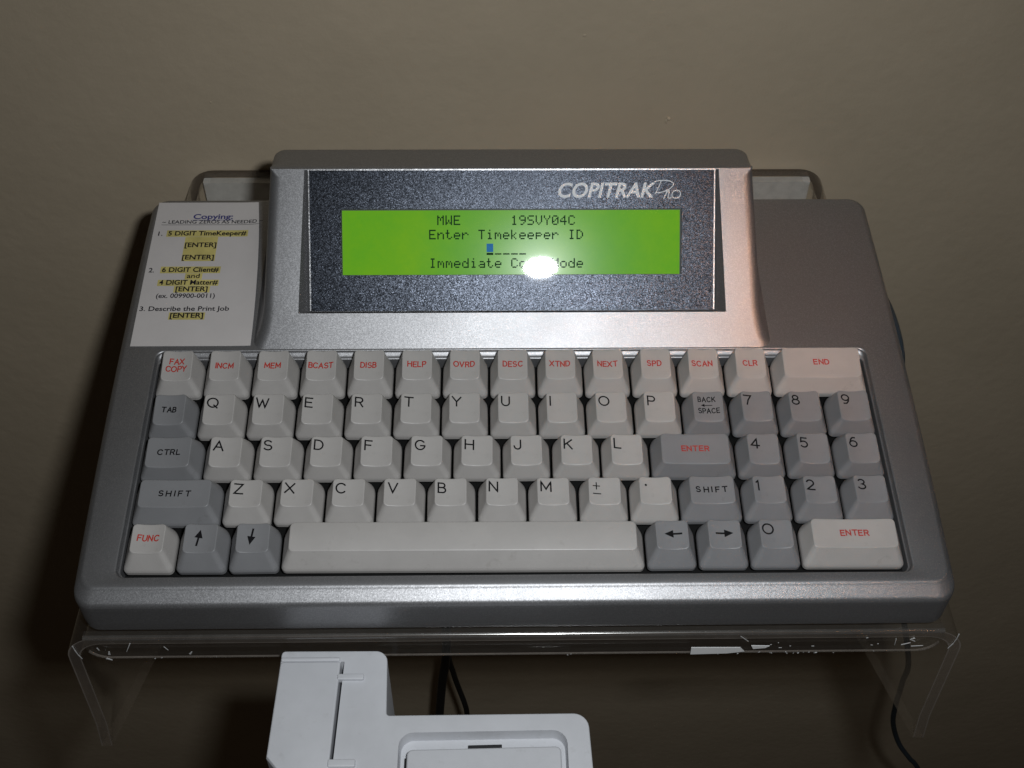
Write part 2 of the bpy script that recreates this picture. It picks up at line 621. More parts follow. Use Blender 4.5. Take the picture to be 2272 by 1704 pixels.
def hood_back(z):
    kn = [(2, 183.0), (32, 180.6), (35, 179.5), (37.2, 177), (39, 172.3), (43.4, 162.3), (44.0, 160.7), (44.2, 160.0)]
    for (a, ya), (b_, yb) in zip(kn, kn[1:]):
        if z <= b_:
            return ya + (yb - ya) * (z - a) / (b_ - a)
    return 160.0


def hood_ring(z, extra=0.0, zz=None):
    s = 102.7 - (z - 2) * .098
    fl = 3.3 * max(0, (11 - z) / 9) ** 2.1
    y0 = YF + (z - 2) / SL - extra
    y1 = hood_back(z)
    return [(x, y, z if zz is None else zz) for x, y in rrect(-s - fl + .2, s + fl + .6, y0, y1, 4.5, 8, 10)]


rings = [hood_ring(2.0, 0, 1.6)]
for z in (2.0, 2.6, 3.4, 4.4, 5.6, 7, 9, 11, 14, 18, 22, 26, 30, 32, 33.5, 35, 36.2, 37.2, 38, 39, 40, 41, 42, 43, 43.5, 43.8, 44.0):
    rings.append(hood_ring(z))
V, F = loft(rings)
hood = link('display_hood', mesh_of('display_hood', V, F), None, term)

PS = math.radians(38.3)
P0 = Vector((0, 159.5, 44.0))
PAX = Vector((0, math.cos(PS), math.sin(PS)))
PN = Vector((0, -math.sin(PS), math.cos(PS)))


def pan(x, s, h=0.0):
    """point on the display plane: x across, s up the slope from its top edge (negative below), h out of it"""
    return tuple(P0 + PAX * s + PN * h + Vector((x, 0, 0)))


def prism(pts_lo, pts_hi):
    return loft([pts_lo, pts_hi])


# recess for the panel, its side walls sloping outwards
def rec(h):
    k = max(h, -.2) * 1.0
    return [pan(-82.75 - k, -.5, h), pan(83.5 + k, -.5, h), pan(83.5 + k, -58.2 - .15 * k, h), pan(-82.75 - k, -58.2 - .15 * k, h)]


c1 = link('cut', mesh_of('cut', *prism(rec(-2.2), rec(9))), None, term)
hood = boolean(hood, [c1])
hood.name = 'display_hood'
hood.data.materials.clear()
hood.data.materials.append(M_silver)
for p in hood.data.polygons:
    p.use_smooth = True
hood.data.set_sharp_from_angle(angle=math.radians(28))

# dark speckled window frame with the opening for the screen
LX0, LX1, LS0, LS1 = -69.75, 70.05, -43.4, -16.4
outer = [(-82.5, -.75), (83.25, -.75), (83.25, -58.0), (-82.5, -58.0)]
inner = [(LX0, LS1), (LX1, LS1), (LX1, LS0), (LX0, LS0)]
V, F = [], []
for h in (0.0, -1.9):
    V += [pan(x, s, h) for x, s in outer] + [pan(x, s, h) for x, s in inner]
for j in range(4):
    k = (j + 1) % 4
    F += [(j, k, 4 + k, 4 + j), (8 + j, 8 + k, 12 + k, 12 + j), (j, k, 8 + k, 8 + j), (4 + j, 4 + k, 12 + k, 12 + j)]
panel = link('display_panel', mesh_of('display_panel', V, F, [0, 0, 0, 1] * 4), [M_panel, M_devdark], term)

V = [pan(x, s, -1.6) for x, s in ((LX0 + .25, LS0 + .2), (LX1 - .55, LS0 + .2), (LX1 - .55, LS1 - .45), (LX0 + .25, LS1 - .45))]
V += [pan(x, s, -1.75) for x, s in ((LX0 + .25, LS0 + .2), (LX1 - .55, LS0 + .2), (LX1 - .55, LS1 - .45), (LX0 + .25, LS1 - .45))]
link('lcd_screen', mesh_of('lcd_screen', *loft([V[:4], V[4:]])), M_lcd, panel)

V, F = [], []
for (x0, s0, x1, s1) in ((-82.72, -.75, 83.47, -.28), (-82.95, -57.9, -82.5, -.3), (83.25, -57.9, 83.7, -.3)):  # added silver strips; they paint the bright line along the window's bevel
    a = len(V)
    for h in (-.3, .28):
        V += [pan(x0, s0, h), pan(x1, s0, h), pan(x1, s1, h), pan(x0, s1, h)]
    F += [(a, a + 1, a + 2, a + 3), (a + 4, a + 5, a + 6, a + 7)] + [(a + j, a + (j + 1) % 4, a + 4 + (j + 1) % 4, a + 4 + j) for j in range(4)]
link('bevel_highlight', mesh_of('bevel_highlight', V, F), M_bevel_hi, panel)

V = [pan(x, s, h) for h in (-1.85, -1.78) for x, s in ((LX0 - .6, LS0 - .6), (LX1 + .6, LS0 - .6), (LX1 + .6, LS1 + .6), (LX0 - .6, LS1 + .6))]
link('screen_gap_shade', mesh_of('screen_gap_shade', *loft([V[:4], V[4:]])), M_devdark, panel)  # added black backing; its rim paints the shadowed gap round the screen

# dot matrix text
DOT = {
    'M': '10001 11011 10101 10101 10001 10001 10001', 'W': '10001 10001 10001 10101 10101 11011 10001',
    'E': '11111 10000 10000 11110 10000 10000 11111', '1': '00100 01100 00100 00100 00100 00100 01110',
    '9': '01110 10001 10001 01111 00001 00010 01100', 'S': '01111 10000 10000 01110 00001 00001 11110',
    'V': '10001 10001 10001 10001 10001 01010 00100', 'Y': '10001 10001 01010 00100 00100 00100 00100',
    '0': '01110 10001 10011 10101 11001 10001 01110', '4': '00010 00110 01010 10010 11111 00010 00010',
    'C': '01110 10001 10000 10000 10000 10001 01110', 'n': '00000 00000 10110 11001 10001 10001 10001',
    't': '01000 01000 11100 01000 01000 01001 00110', 'e': '00000 00000 01110 10001 11111 10000 01110',
    'r': '00000 00000 10110 11001 10000 10000 10000', 'T': '11111 00100 00100 00100 00100 00100 00100',
    'i': '00100 00000 01100 00100 00100 00100 01110', 'm': '00000 00000 11010 10101 10101 10001 10001',
    'k': '10000 10000 10010 10100 11000 10100 10010', 'p': '00000 00000 11110 10001 11110 10000 10000',
    'I': '01110 00100 00100 00100 00100 00100 01110', 'D': '11100 10010 10001 10001 10001 10010 11100',
    'd': '00001 00001 01101 10011 10001 10001 01111', 'a': '00000 00000 01110 00001 01111 10001 01111',
    'o': '00000 00000 01110 10001 10001 10001 01110', 'y': '00000 00000 10001 10001 01111 00001 01110',
}
PCH, DP, DPS, ROWP = 3.372, .548, .565, 5.85
X0, S0 = -33.85, -18.97                       # top left dot of the first column / first row


def dots(V, F, c0, row, pats):
    for cx, cy in pats:
        x = X0 + c0 * PCH + cx * DP
        s = S0 - row * ROWP - cy * DPS + x * -.0016
        a = len(V)
        for h in (-1.50, -1.54):
            V += [pan(x, s, h), pan(x + DP - .01, s, h), pan(x + DP - .01, s - DPS + .01, h), pan(x, s - DPS + .01, h)]
        F += [(a, a + 1, a + 2, a + 3)] + [(a + j, a + (j + 1) % 4, a + 4 + (j + 1) % 4, a + 4 + j) for j in range(4)]


V, F = [], []
for row, c0, txt in ((0, 1, 'MWE'), (0, 10, '19SVY04C'), (1, 0, 'Enter Timekeeper ID'), (3, 0, 'Immediate Copy Mode')):
    for i, ch in enumerate(txt):
        if ch != ' ':
            g = DOT[ch].split()
            dots(V, F, c0 + i, row, [(q, w) for w in range(7) for q in range(5) if g[w][q] == '1'])
for c in (8, 9, 10, 11):
    dots(V, F, c, 2, [(q, 6.75) for q in range(5)])
dots(V, F, 7, 2, [(q, w) for w in (6.4, 7) for q in range(5)])
link('lcd_text', mesh_of('lcd_text', V, F), M_lcdink, panel)
x = X0 + 7 * PCH
s = S0 - 2 * ROWP + .15
V = [pan(a, b_, h) for h in (-1.50, -1.54) for a, b_ in ((x, s - 6.1 * DPS), (x + 5 * DP, s - 6.1 * DPS), (x + 5 * DP, s), (x, s))]
link('lcd_cursor', mesh_of('lcd_cursor', *loft([V[:4], V[4:]])), M_cursor, panel)


# ------------------------------------------------------------------ lettering
def arc(cx, cy, rx, ry, a0, a1, n=12):
    return [(cx + rx * math.cos(math.radians(a0 + (a1 - a0) * i / n)), cy + ry * math.sin(math.radians(a0 + (a1 - a0) * i / n))) for i in range(n + 1)]


# single stroke engraved capitals on a unit height; name -> (width, strokes)
GL = {
    'A': (.86, [[(0, 0), (.43, 1), (.86, 0)], [(.16, .36), (.70, .36)]]),
    'B': (.68, [[(0, 0), (0, 1), (.36, 1)] + arc(.36, .765, .25, .235, 90, -90)[1:] + [(0, .53)], [(.36, .53)] + arc(.38, .265, .30, .265, 90, -90) + [(0, 0)]]),
    'C': (.86, [arc(.46, .5, .46, .5, 42, 318, 22)]),
    'D': (.78, [[(0, 0), (0, 1), (.32, 1)] + arc(.32, .5, .46, .5, 90, -90, 16)[1:] + [(0, 0)]]),
    'E': (.66, [[(.66, 1), (0, 1), (0, 0), (.66, 0)], [(0, .52), (.56, .52)]]),
    'F': (.64, [[(.64, 1), (0, 1), (0, 0)], [(0, .52), (.54, .52)]]),
    'G': (.90, [arc(.46, .5, .46, .5, 42, 350, 22) + [(.90, .44), (.52, .44)]]),
    'H': (.80, [[(0, 0), (0, 1)], [(.8, 0), (.8, 1)], [(0, .52), (.8, .52)]]),
    'I': (.04, [[(.02, 0), (.02, 1)]]),
    'J': (.62, [[(.62, 1), (.62, .30)] + arc(.31, .30, .31, .30, 0, -180, 10)[1:]]),
    'K': (.76, [[(0, 0), (0, 1)], [(.72, 1), (0, .38)], [(.24, .60), (.76, 0)]]),
    'L': (.62, [[(0, 1), (0, 0), (.62, 0)]]),
    'M': (.94, [[(0, 0), (0, 1), (.47, .22), (.94, 1), (.94, 0)]]),
    'N': (.78, [[(0, 0), (0, 1), (.78, 0), (.78, 1)]]),
    'O': (1.0, [arc(.5, .5, .5, .5, 90, 450, 28)]),
    'P': (.70, [[(0, 0), (0, 1), (.42, 1)] + arc(.42, .73, .28, .27, 90, -90)[1:] + [(0, .46)]]),
    'Q': (1.0, [arc(.5, .5, .5, .5, 90, 450, 28), [(.62, .24), (.96, -.06)]]),
    'R': (.72, [[(0, 0), (0, 1), (.42, 1)] + arc(.42, .74, .27, .26, 90, -90)[1:] + [(0, .48)], [(.40, .48), (.72, 0)]]),
    'S': (.74, [arc(.37, .745, .33, .255, 35, 270, 14) + arc(.37, .26, .36, .26, 90, -145, 14)[1:]]),
    'T': (.80, [[(0, 1), (.8, 1)], [(.4, 1), (.4, 0)]]),
    'U': (.76, [[(0, 1), (0, .36)] + arc(.38, .36, .38, .36, 180, 360, 14)[1:] + [(.76, 1)]]),
    'V': (.84, [[(0, 1), (.42, 0), (.84, 1)]]),
    'W': (1.16, [[(0, 1), (.30, 0), (.58, .86), (.86, 0), (1.16, 1)]]),
    'X': (.84, [[(0, 0), (.84, 1)], [(0, 1), (.84, 0)]]),
    'Y': (.84, [[(0, 1), (.42, .48), (.84, 1)], [(.42, .48), (.42, 0)]]),
    'Z': (.78, [[(0, 1), (.76, 1), (.02, 0), (.80, 0)]]),
    '0': (1.0, [arc(.5, .5, .5, .5, 90, 450, 28)]),
    '1': (.26, [[(0, .80), (.20, 1), (.20, 0)]]),
    '2': (.74, [arc(.36, .70, .34, .30, 160, -35, 12) + [(.02, 0), (.76, 0)]]),
    '3': (.72, [arc(.33, .755, .30, .245, 150, -90, 12) + arc(.33, .26, .37, .26, 84, -150, 14)]),
    '4': (.80, [[(.58, 0), (.58, 1), (0, .27), (.82, .27)]]),
    '5': (.74, [[(.66, 1), (.12, 1), (.06, .55)] + arc(.35, .32, .36, .32, 128, -140, 14)]),
    '6': (.74, [arc(.37, .31, .37, .31, 140, 500, 20), [(.075, .50), (.16, .78), (.36, .98), (.58, .97)]]),
    '7': (.74, [[(0, 1), (.74, 1), (.44, .5), (.30, 0)]]),
    '8': (.72, [arc(.36, .765, .28, .235, 90, 450, 20), arc(.36, .27, .36, .27, 90, 450, 22)]),
    '9': (.74, [arc(.37, .68, .37, .32, 90, 450, 20), [(.72, .56), (.66, .28), (.46, .04), (.18, .02)]]),
    '+': (.8, [[(0, .5), (.8, .5)], [(.4, .95), (.4, .05)]]),
    '-': (.8, [[(0, .5), (.8, .5)]]),
    '.': (.2, [arc(.1, .1, .05, .05, 0, 360, 8)]),
}


def resample(pl, step):
    out = [pl[0]]
    for a, b_ in zip(pl, pl[1:]):
        L = math.hypot(b_[0] - a[0], b_[1] - a[1])
        k = max(1, int(L / step))
        for i in range(1, k + 1):
            out.append((a[0] + (b_[0] - a[0]) * i / k, a[1] + (b_[1] - a[1]) * i / k))
    return out


def ribbon(V, F, pl, w, surf, lift):
    """flat stroke of width w along the polyline; surf(x, y, lift) places it on its surface"""
    n = len(pl)
    closed = math.hypot(pl[0][0] - pl[-1][0], pl[0][1] - pl[-1][1]) < 1e-6
    a0 = len(V)
    for i, p in enumerate(pl):
        pa = pl[i - 1] if i > 0 else (pl[-2] if closed else None)
        pb = pl[i + 1] if i < n - 1 else (pl[1] if closed else None)

        def unit(a, b_):
            L = math.hypot(b_[0] - a[0], b_[1] - a[1]) or 1
            return ((b_[0] - a[0]) / L, (b_[1] - a[1]) / L)
        d1 = unit(pa, p) if pa else unit(p, pb)
        d2 = unit(p, pb) if pb else d1
        n1, n2 = (-d1[1], d1[0]), (-d2[1], d2[0])
        mx, my = n1[0] + n2[0], n1[1] + n2[1]
        L = math.hypot(mx, my) or 1
        mx, my = mx / L, my / L
        k = 1 / max(.5, mx * n1[0] + my * n1[1])
        ex = 0.0 if closed else (-w * .42 if i == 0 else (w * .42 if i == n - 1 else 0))
        for s_ in (1, -1):
            x = p[0] + d1[0] * ex + mx * k * s_ * w / 2
            y = p[1] + d1[1] * ex + my * k * s_ * w / 2
            V.append(surf(x, y, lift))
    for i in range(n - 1):
        a = a0 + 2 * i
        F.append((a, a + 1, a + 3, a + 2))


def text_width(t, h, sp):
    return sum(GL[c][0] * h + sp for c in t) - sp


def write(V, F, t, x, y, h, w, sp, surf, xs=1.0, sk=0.0, jit=0.0):
    i = 0
    for c in t:
        gw, st_ = GL[c]
        jx, jy = random.uniform(-jit, jit), random.uniform(-jit, jit)
        for pl in st_:
            ribbon(V, F, resample([(x + jx + (q[0] * h) * xs + sk * q[1] * h, y + jy + q[1] * h) for q in pl], .6), w, surf, .03 + .006 * (i % 5))
            i += 1
        x += gw * h * xs + sp


def arrow(V, F, x, y, L, ang, w, surf, head=1.5):
    c, s_ = math.cos(math.radians(ang)), math.sin(math.radians(ang))
    ribbon(V, F, resample([(x - c * L / 2, y - s_ * L / 2), (x + c * (L / 2 - head * .8), y + s_ * (L / 2 - head * .8))], .6), w, surf, .03)
    tip = (x + c * L / 2, y + s_ * L / 2)
    bx, by = tip[0] - c * head, tip[1] - s_ * head
    hw = head * .46
    a = len(V)
    V.extend([surf(*tip, .036), surf(bx - s_ * hw, by + c * hw, .036), surf(bx + s_ * hw, by - c * hw, .036)])
    F.append((a, a + 1, a + 2))


# brand lettering on the display panel
surfP = lambda x, y, l: pan(x, y, l)


def text_mesh(body, bold=0.0, shear=0.0):
    cu = bpy.data.curves.new('txt', 'FONT')
    cu.body = body
    cu.size = 1.0
    cu.offset = bold
    cu.shear = shear
    cu.resolution_u = 4
    o = bpy.data.objects.new('txt', cu)
    col.objects.link(o)
    bpy.context.view_layer.update()
    me = bpy.data.meshes.new_from_object(o.evaluated_get(bpy.context.evaluated_depsgraph_get()))
    vs = [tuple(v.co) for v in me.vertices]
    fs = [tuple(p.vertices) for p in me.polygons]
    bpy.data.objects.remove(o)
    bpy.data.curves.remove(cu)
    bpy.data.meshes.remove(me)
    return vs, fs


CAP = None


def cap_height():
    global CAP
    if CAP is None:
        vs, _ = text_mesh('H')
        CAP = max(v[1] for v in vs)
    return CAP


def put_text(V, F, body, x0, x1, y, cap, surf, lift, bold=0.0, shear=0.0):
    vs, fs = text_mesh(body, bold, shear)
    k = cap / cap_height()
    lo, hi = min(v[0] for v in vs), max(v[0] for v in vs)
    kx = (x1 - x0) / (hi - lo)
    a = len(V)
    V.extend([surf(x0 + (v[0] - lo) * kx, y + v[1] * k, lift) for v in vs])
    F.extend([tuple(i + a for i in f) for f in fs])


V, F = [], []
put_text(V, F, 'COPITRAK', 19.2, 59.3, -11.8, 5.75, surfP, .03, .022, .26)
pro = [
    [(58.9, -5.5), (60.6, -5.05), (63.0, -4.95), (65.2, -5.3), (66.6, -6.1), (66.4, -7.2), (65.0, -8.5), (62.9, -9.5), (60.8, -10.0), (59.6, -9.9)],
    [(61.5, -5.2), (60.8, -7.0), (60.0, -8.7), (59.1, -10.4)],
    [(63.5, -9.0), (63.9, -9.0), (63.6, -10.2), (63.1, -11.4), (62.6, -12.4)],
    [(63.2, -11.0), (63.9, -9.9), (64.5, -9.2), (64.9, -9.2), (64.7, -10.3), (64.4, -11.5), (64.6, -12.2), (65.2, -12.3), (65.7, -11.8)],
    [(67.75 + 1.75 * math.cos(math.radians(a)) + .25 * math.sin(math.radians(a)), -10.65 + 1.65 * math.sin(math.radians(a))) for a in range(90, 451, 15)],
]
for i, pl in enumerate(pro):
    ribbon(V, F, pl, .36, surfP, .04 + .008 * i)
link('brand_lettering', mesh_of('brand_lettering', V, F), M_brand, panel)

# ------------------------------------------------------------------ keys
U = 19.05
ROWS = {1: (8.1, 9.8, 4.0, 16.8), 2: (8.1, 9.2, 2.6, 15.4), 3: (8.1, 8.9, 2.6, 15.0), 4: (8.1, 8.5, 4.5, 15.5), 5: (8.1, 8.5, 5.0, 16.1)}
mesh_cache = {}


def key_dims(row, wu):
    hx = (wu * U - 1.0) / 2
    hf, hb, yf, yb = ROWS[row]
    tx = hx - 3.30
    return hx, tx, hf, hb, yf, yb


def key_top(row, wu, convex=False):
    hx, tx, hf, hb, yf, yb = key_dims(row, wu)
    sag = .95 if wu < 1.3 else .6

    def z(x, y):
        t = (y - yf) / (yb - yf)
        base = hf + (hb - hf) * t
        if convex:
            return base + .5 * (1 - (2 * t - 1) ** 2) - .25
        return base - sag * max(0, 1 - (x / tx) ** 2)
    return z


def key_mesh(row, wu, convex=False):
    kk = (row, wu, convex)
    if kk in mesh_cache:
        return mesh_cache[kk]
    hx, tx, hf, hb, yf, yb = key_dims(row, wu)
    zt = key_top(row, wu, convex)
    kx = 6 if wu < 3 else 16
    rings = []
    by0, by1 = .35, 18.65

    def ring(sx, y0, y1, r, zf, rb=None):
        return [(x, y, zf(x, y)) for x, y in rrect(-sx, sx, y0, y1, r, 6, kx, 0, rb)]
    rings.append(ring(hx, by0, by1, 1.9, lambda x, y: -1.2, 5.2))
    rings.append(ring(hx, by0, by1, 1.9, lambda x, y: 0.0, 5.2))
    rings.append(ring(hx, by0, by1, 1.9, lambda x, y: .7, 5.2))
    for t in (.15, .35, .6, .8, .93):
        q = t * (1 + .06 * (1 - t))
        rings.append(ring(hx + (tx + .25 - hx) * q, by0 + (yf - .25 - by0) * q, by1 + (yb + .25 - by1) * q, 2.1,
                          lambda x, y, t=t: .7 + (zt(max(-tx, min(tx, x)), max(yf, min(yb, y))) - .25 - .7) * t, 5.2 - 3.5 * t))
    for d, dz in ((.25, .30), (.19, .16), (.08, .05), (-.06, .005), (-.25, 0)):
        rings.append(ring(tx + d, yf - d, yb + d, 1.7, lambda x, y, dz=dz: zt(max(-tx, min(tx, x)), max(yf, min(yb, y))) - dz))
    cy = (yf + yb) / 2
    for s_ in (.82, .62, .42, .22, .06):
        hy = (yb - yf) / 2 * s_
        rings.append([(x, y, zt(x, y)) for x, y in rrect(-tx * s_, tx * s_, cy - hy, cy + hy, 1.7 * s_, 6, kx)])
    V, F = loft(rings, True, True)
    me = mesh_of('key', V, F)
    for p in me.polygons:
        p.use_smooth = True
    me.set_sharp_from_angle(angle=math.radians(60))
    mesh_cache[kk] = me
    return me


def wrap(o, nm):
    o.name = nm
    return o


def make_key(row, u, wu, colr, legend, size='small', ink=None, convex=False):
    me = key_mesh(row, wu, convex).copy()
    me.materials.clear()
    o = link('key', me, M_white if colr == 'white' else M_grey, term)
    o.location = ((u + wu / 2 - 7.5) * U * MM, (5 - row) * U * MM, random.uniform(-.12, .12) * MM)
    o.rotation_euler = (random.uniform(-.011, .011), random.uniform(-.012, .012), random.uniform(-.010, .010))
    hx, tx, hf, hb, yf, yb = key_dims(row, wu)
    zt = key_top(row, wu, convex)
    if legend is None:
        o['label'] = 'long blank white space bar'
        return o
    inkn = 'red' if ink is M_red else 'black'
    V, F = [], []
    surf = lambda x, y, l: (x, y, zt(max(-tx, min(tx, x)), y) + l)
    cy = (yf + yb) / 2
    jx, jy = random.uniform(-.25, .25), random.uniform(-.2, .2)
    name = legend
    if size == 'big':
        h = 3.9
        y = yb - 1.7 - h + jy
        x = -tx + 1.15 + jx
        if legend == '+-':
            write(V, F, '+', x + .3, yb - 4.9, 3.0, .42, 0, surf)
            write(V, F, '-', x + .3, yb - 8.3, 3.4, .42, 0, surf)
            name = 'plus and minus'
        elif legend == '.':
            write(V, F, '.', x + .5, yb - 3.6, 3.6, .55, 0, surf)
            name = 'full stop'
        else:
            write(V, F, legend, x, y, h, .60, 0, surf)
    elif size == 'arrow':
        ang = {'up': 82, 'down': 262, 'left': 180, 'right': 0}[legend]
        arrow(V, F, (-.6 if legend in ('up', 'down') else .2) + jx, cy + .5, 6.2, ang, .72, surf, 3.3)
        name = legend + ' arrow'
    elif size == 'back':
        write(V, F, 'BACK', -3.7, cy + 2.2, 2.0, .38, .58, surf, .78)
        arrow(V, F, -.6, cy + .6, 4.4, 180, .32, surf, 1.5)
        write(V, F, 'SPACE', -3.9, cy - 2.8, 2.0, .38, .55, surf, .78)
        name = 'back space'
    else:
        h = 2.2 if ink is M_red and wu == 1 else 2.05
        lines = legend.split('\n')
        sp = (.62 if len(legend) < 5 else .5) if wu < 1.2 else (1.35 if legend == 'SHIFT' else .72)
        xk = .86 if wu < 1.2 else 1.0
        for i, ln in enumerate(lines):
            tw = sum(GL[c][0] * h * xk + sp for c in ln) - sp
            yy = cy - h / 2 + .2 + jy + (len(lines) - 1) * 1.6 - i * 3.2
            write(V, F, ln, -tw / 2 + jx - (.2 if wu < 1.2 else 0), yy, h, .47, sp, surf, xk, .06 * (7.5 - u) / 7.5, .08)
        name = legend.replace('\n', ' ').lower() if len(legend) > 1 else legend
    o['label'] = '%s key marked %s in %s' % (colr, name, inkn)
    lg = link('legend', mesh_of('legend', V, F), ink or M_ink, o)
    return o


W_, G_ = 'white', 'grey'
for i, t in enumerate(('FAX\nCOPY', 'INCM', 'MEM', 'BCAST', 'DISB', 'HELP', 'OVRD', 'DESC', 'XTND', 'NEXT', 'SPD', 'SCAN', 'CLR')):
    make_key(1, i, 1, W_, t, ink=M_red)
make_key(1, 13, 2, W_, 'END', ink=M_red)
make_key(2, 0, 1, G_, 'TAB')
for i, t in enumerate('QWERTYUIOP'):
    make_key(2, 1 + i, 1, W_, t, 'big')
make_key(2, 11, 1, G_, 'BACK', 'back')
for i, t in enumerate('789'):
    make_key(2, 12 + i, 1, G_, t, 'big')
make_key(3, 0, 1.25, G_, 'CTRL')
for i, t in enumerate('ASDFGHJKL'):
    make_key(3, 1.25 + i, 1, W_, t, 'big')
make_key(3, 10.25, 1.75, G_, 'ENTER', ink=M_red)
for i, t in enumerate('456'):
    make_key(3, 12 + i, 1, G_, t, 'big')
make_key(4, 0, 1.75, G_, 'SHIFT')
for i, t in enumerate('ZXCVBNM'):
    make_key(4, 1.75 + i, 1, W_, t, 'big')
make_key(4, 8.75, 1, W_, '+-', 'big')
make_key(4, 9.75, 1, W_, '.', 'big')
make_key(4, 10.75, 1.25, G_, 'SHIFT')
for i, t in enumerate('123'):
    make_key(4, 12 + i, 1, G_, t, 'big')
make_key(5, 0, 1, W_, 'FUNC', ink=M_red)
make_key(5, 1, 1, G_, 'up', 'arrow')
make_key(5, 2, 1, G_, 'down', 'arrow')
make_key(5, 3, 7, W_, None, convex=True)
make_key(5, 10, 1, G_, 'left', 'arrow')
make_key(5, 11, 1, G_, 'right', 'arrow')
make_key(5, 12, 1, G_, '0', 'big')
make_key(5, 13, 2, W_, 'ENTER', ink=M_red)

# ------------------------------------------------------------------ instruction card taped beside the hood
card = empty('instruction_card', RX @ Vector((-132 * MM, 140 * MM, 2 * MM)), TILT)
tag(card, 'white paper card with typed copying steps and yellow highlighting beside the green screen', 'card')
CX, CY = -132.0, 140.0


def card_edge(y):
    t = (y - 100.8) / 79.0
    return -106.9 - 4.9 * max(0, t) ** 2.2


def surfC(x, y, l):
    """card height above the deck: lies flat, its right edge curls up against the hood"""
    xe = card_edge(y)
    d = max(0.0, x - (xe - 9))
    t = (y - 100.8) / 79.0
    z = .28 + .016 * d * d * math.sin(math.pi * min(1, max(0, t)) * .9 + .15) + .25 * math.sin(t * 3.0)
    return (x - CX, y - CY, z + l)


V, F = [], []
NX, NY = 70, 24
for lay in (0.0, -.12):
    for j in range(NY + 1):
        y = 100.8 + 79.0 * j / NY
        for i in range(NX + 1):
            x = -155.9 + (card_edge(y) + 155.9) * i / NX
            V.append(surfC(x, y, lay))
n1 = (NX + 1) * (NY + 1)
for j in range(NY):
    for i in range(NX):
        a = j * (NX + 1) + i
        F.append((a, a + 1, a + NX + 2, a + NX + 1))
        F.append((a + n1, a + n1 + 1, a + n1 + NX + 2, a + n1 + NX + 1))
edge = [i for i in range(NX + 1)] + [j * (NX + 1) + NX for j in range(1, NY + 1)] + [NY * (NX + 1) + i for i in range(NX - 1, -1, -1)] + [j * (NX + 1) for j in range(NY - 1, 0, -1)]
for a, b_ in zip(edge, edge[1:] + edge[:1]):
    F.append((a, b_, b_ + n1, a + n1))
link('paper', mesh_of('paper', V, F), M_paper, card, smooth=40)

V, F = [], []


def patch(x0, y0, x1, y1, lift, curve=True):
    a = len(V)
    k = 40
    for i in range(k + 1):
        x = x0 + (x1 - x0) * i / k
        V.append(surfC(x, y0, lift))
        V.append(surfC(x, y1, lift))
    for i in range(k):
        F.append((a + 2 * i, a + 2 * i + 2, a + 2 * i + 3, a + 2 * i + 1))


for q in ((-149.9, 159.6, -114.5, 163.3), (-141.4, 145.7, -127.2, 159.5), (-149.5, 139.0, -124.0, 142.7), (-138.6, 135.5, -131.3, 138.9),
          (-149.7, 132.1, -123.9, 135.4), (-142.4, 128.5, -127.2, 132.0), (-142.5, 114.2, -127.5, 118.0)):
    patch(*q, .025)
link('highlighting', mesh_of('highlighting', V, F), M_hi, card)

V, F = [], []
put_text(V, F, 'Copying:', -139.6, -122.2, 170.0, 2.75, surfC, .05, .026)
patch(-139.8, 169.15, -122.0, 169.4, .05)
link('heading', mesh_of('heading', V, F), M_blue, card)

V, F = [], []
patch(-152.9, 166.4, -109.8, 166.6, .05)
B_, L_ = .026, .016
for t, x0, x1, y, c, bo in (('~ LEADING ZEROS AS NEEDED ~', -152.8, -108.6, 167.25, 1.9, .012), ('1.', -153.5, -151.6, 160.2, 2.35, L_),
                            ('5 DIGIT TimeKeeper#', -149.2, -115.2, 160.35, 2.4, B_), ('[ENTER]', -141.05, -127.45, 153.65, 2.45, B_),
                            ('[ENTER]', -141.25, -127.65, 146.65, 2.45, B_), ('2.', -154.4, -152.1, 139.5, 2.35, L_),
                            ('6 DIGIT Client#', -148.8, -124.7, 139.7, 2.45, B_), ('and', -137.75, -132.35, 136.35, 2.3, L_),
                            ('4 DIGIT Matter#', -149.0, -124.25, 132.75, 2.45, B_), ('[ENTER]', -141.55, -128.1, 129.2, 2.45, B_),
                            ('(ex. 009900-0011)', -149.2, -124.6, 125.65, 2.25, L_), ('3. Describe the Print Job', -155.0, -117.85, 118.8, 2.3, L_),
                            ('[ENTER]', -141.9, -128.15, 115.2, 2.45, B_)):
    put_text(V, F, t, x0, x1, y, c, surfC, .09, bo)
link('printed_text', mesh_of('printed_text', V, F), M_pink, card)

# ------------------------------------------------------------------ white device below the shelf
DVZ = -25.0
dev = empty('office_device', (-.03, -.06, DVZ * MM - .08))
tag(dev, 'white plastic office device with slot and recessed lid below the acrylic shelf', 'office device')
dev_inv = Matrix.Translation(Vector((-.03, -.06, DVZ * MM - .08))).inverted()


def on_dev(o, parent=None):
    o.parent = parent or dev
    if parent is None:
        o.matrix_parent_inverse = dev_inv
    return o


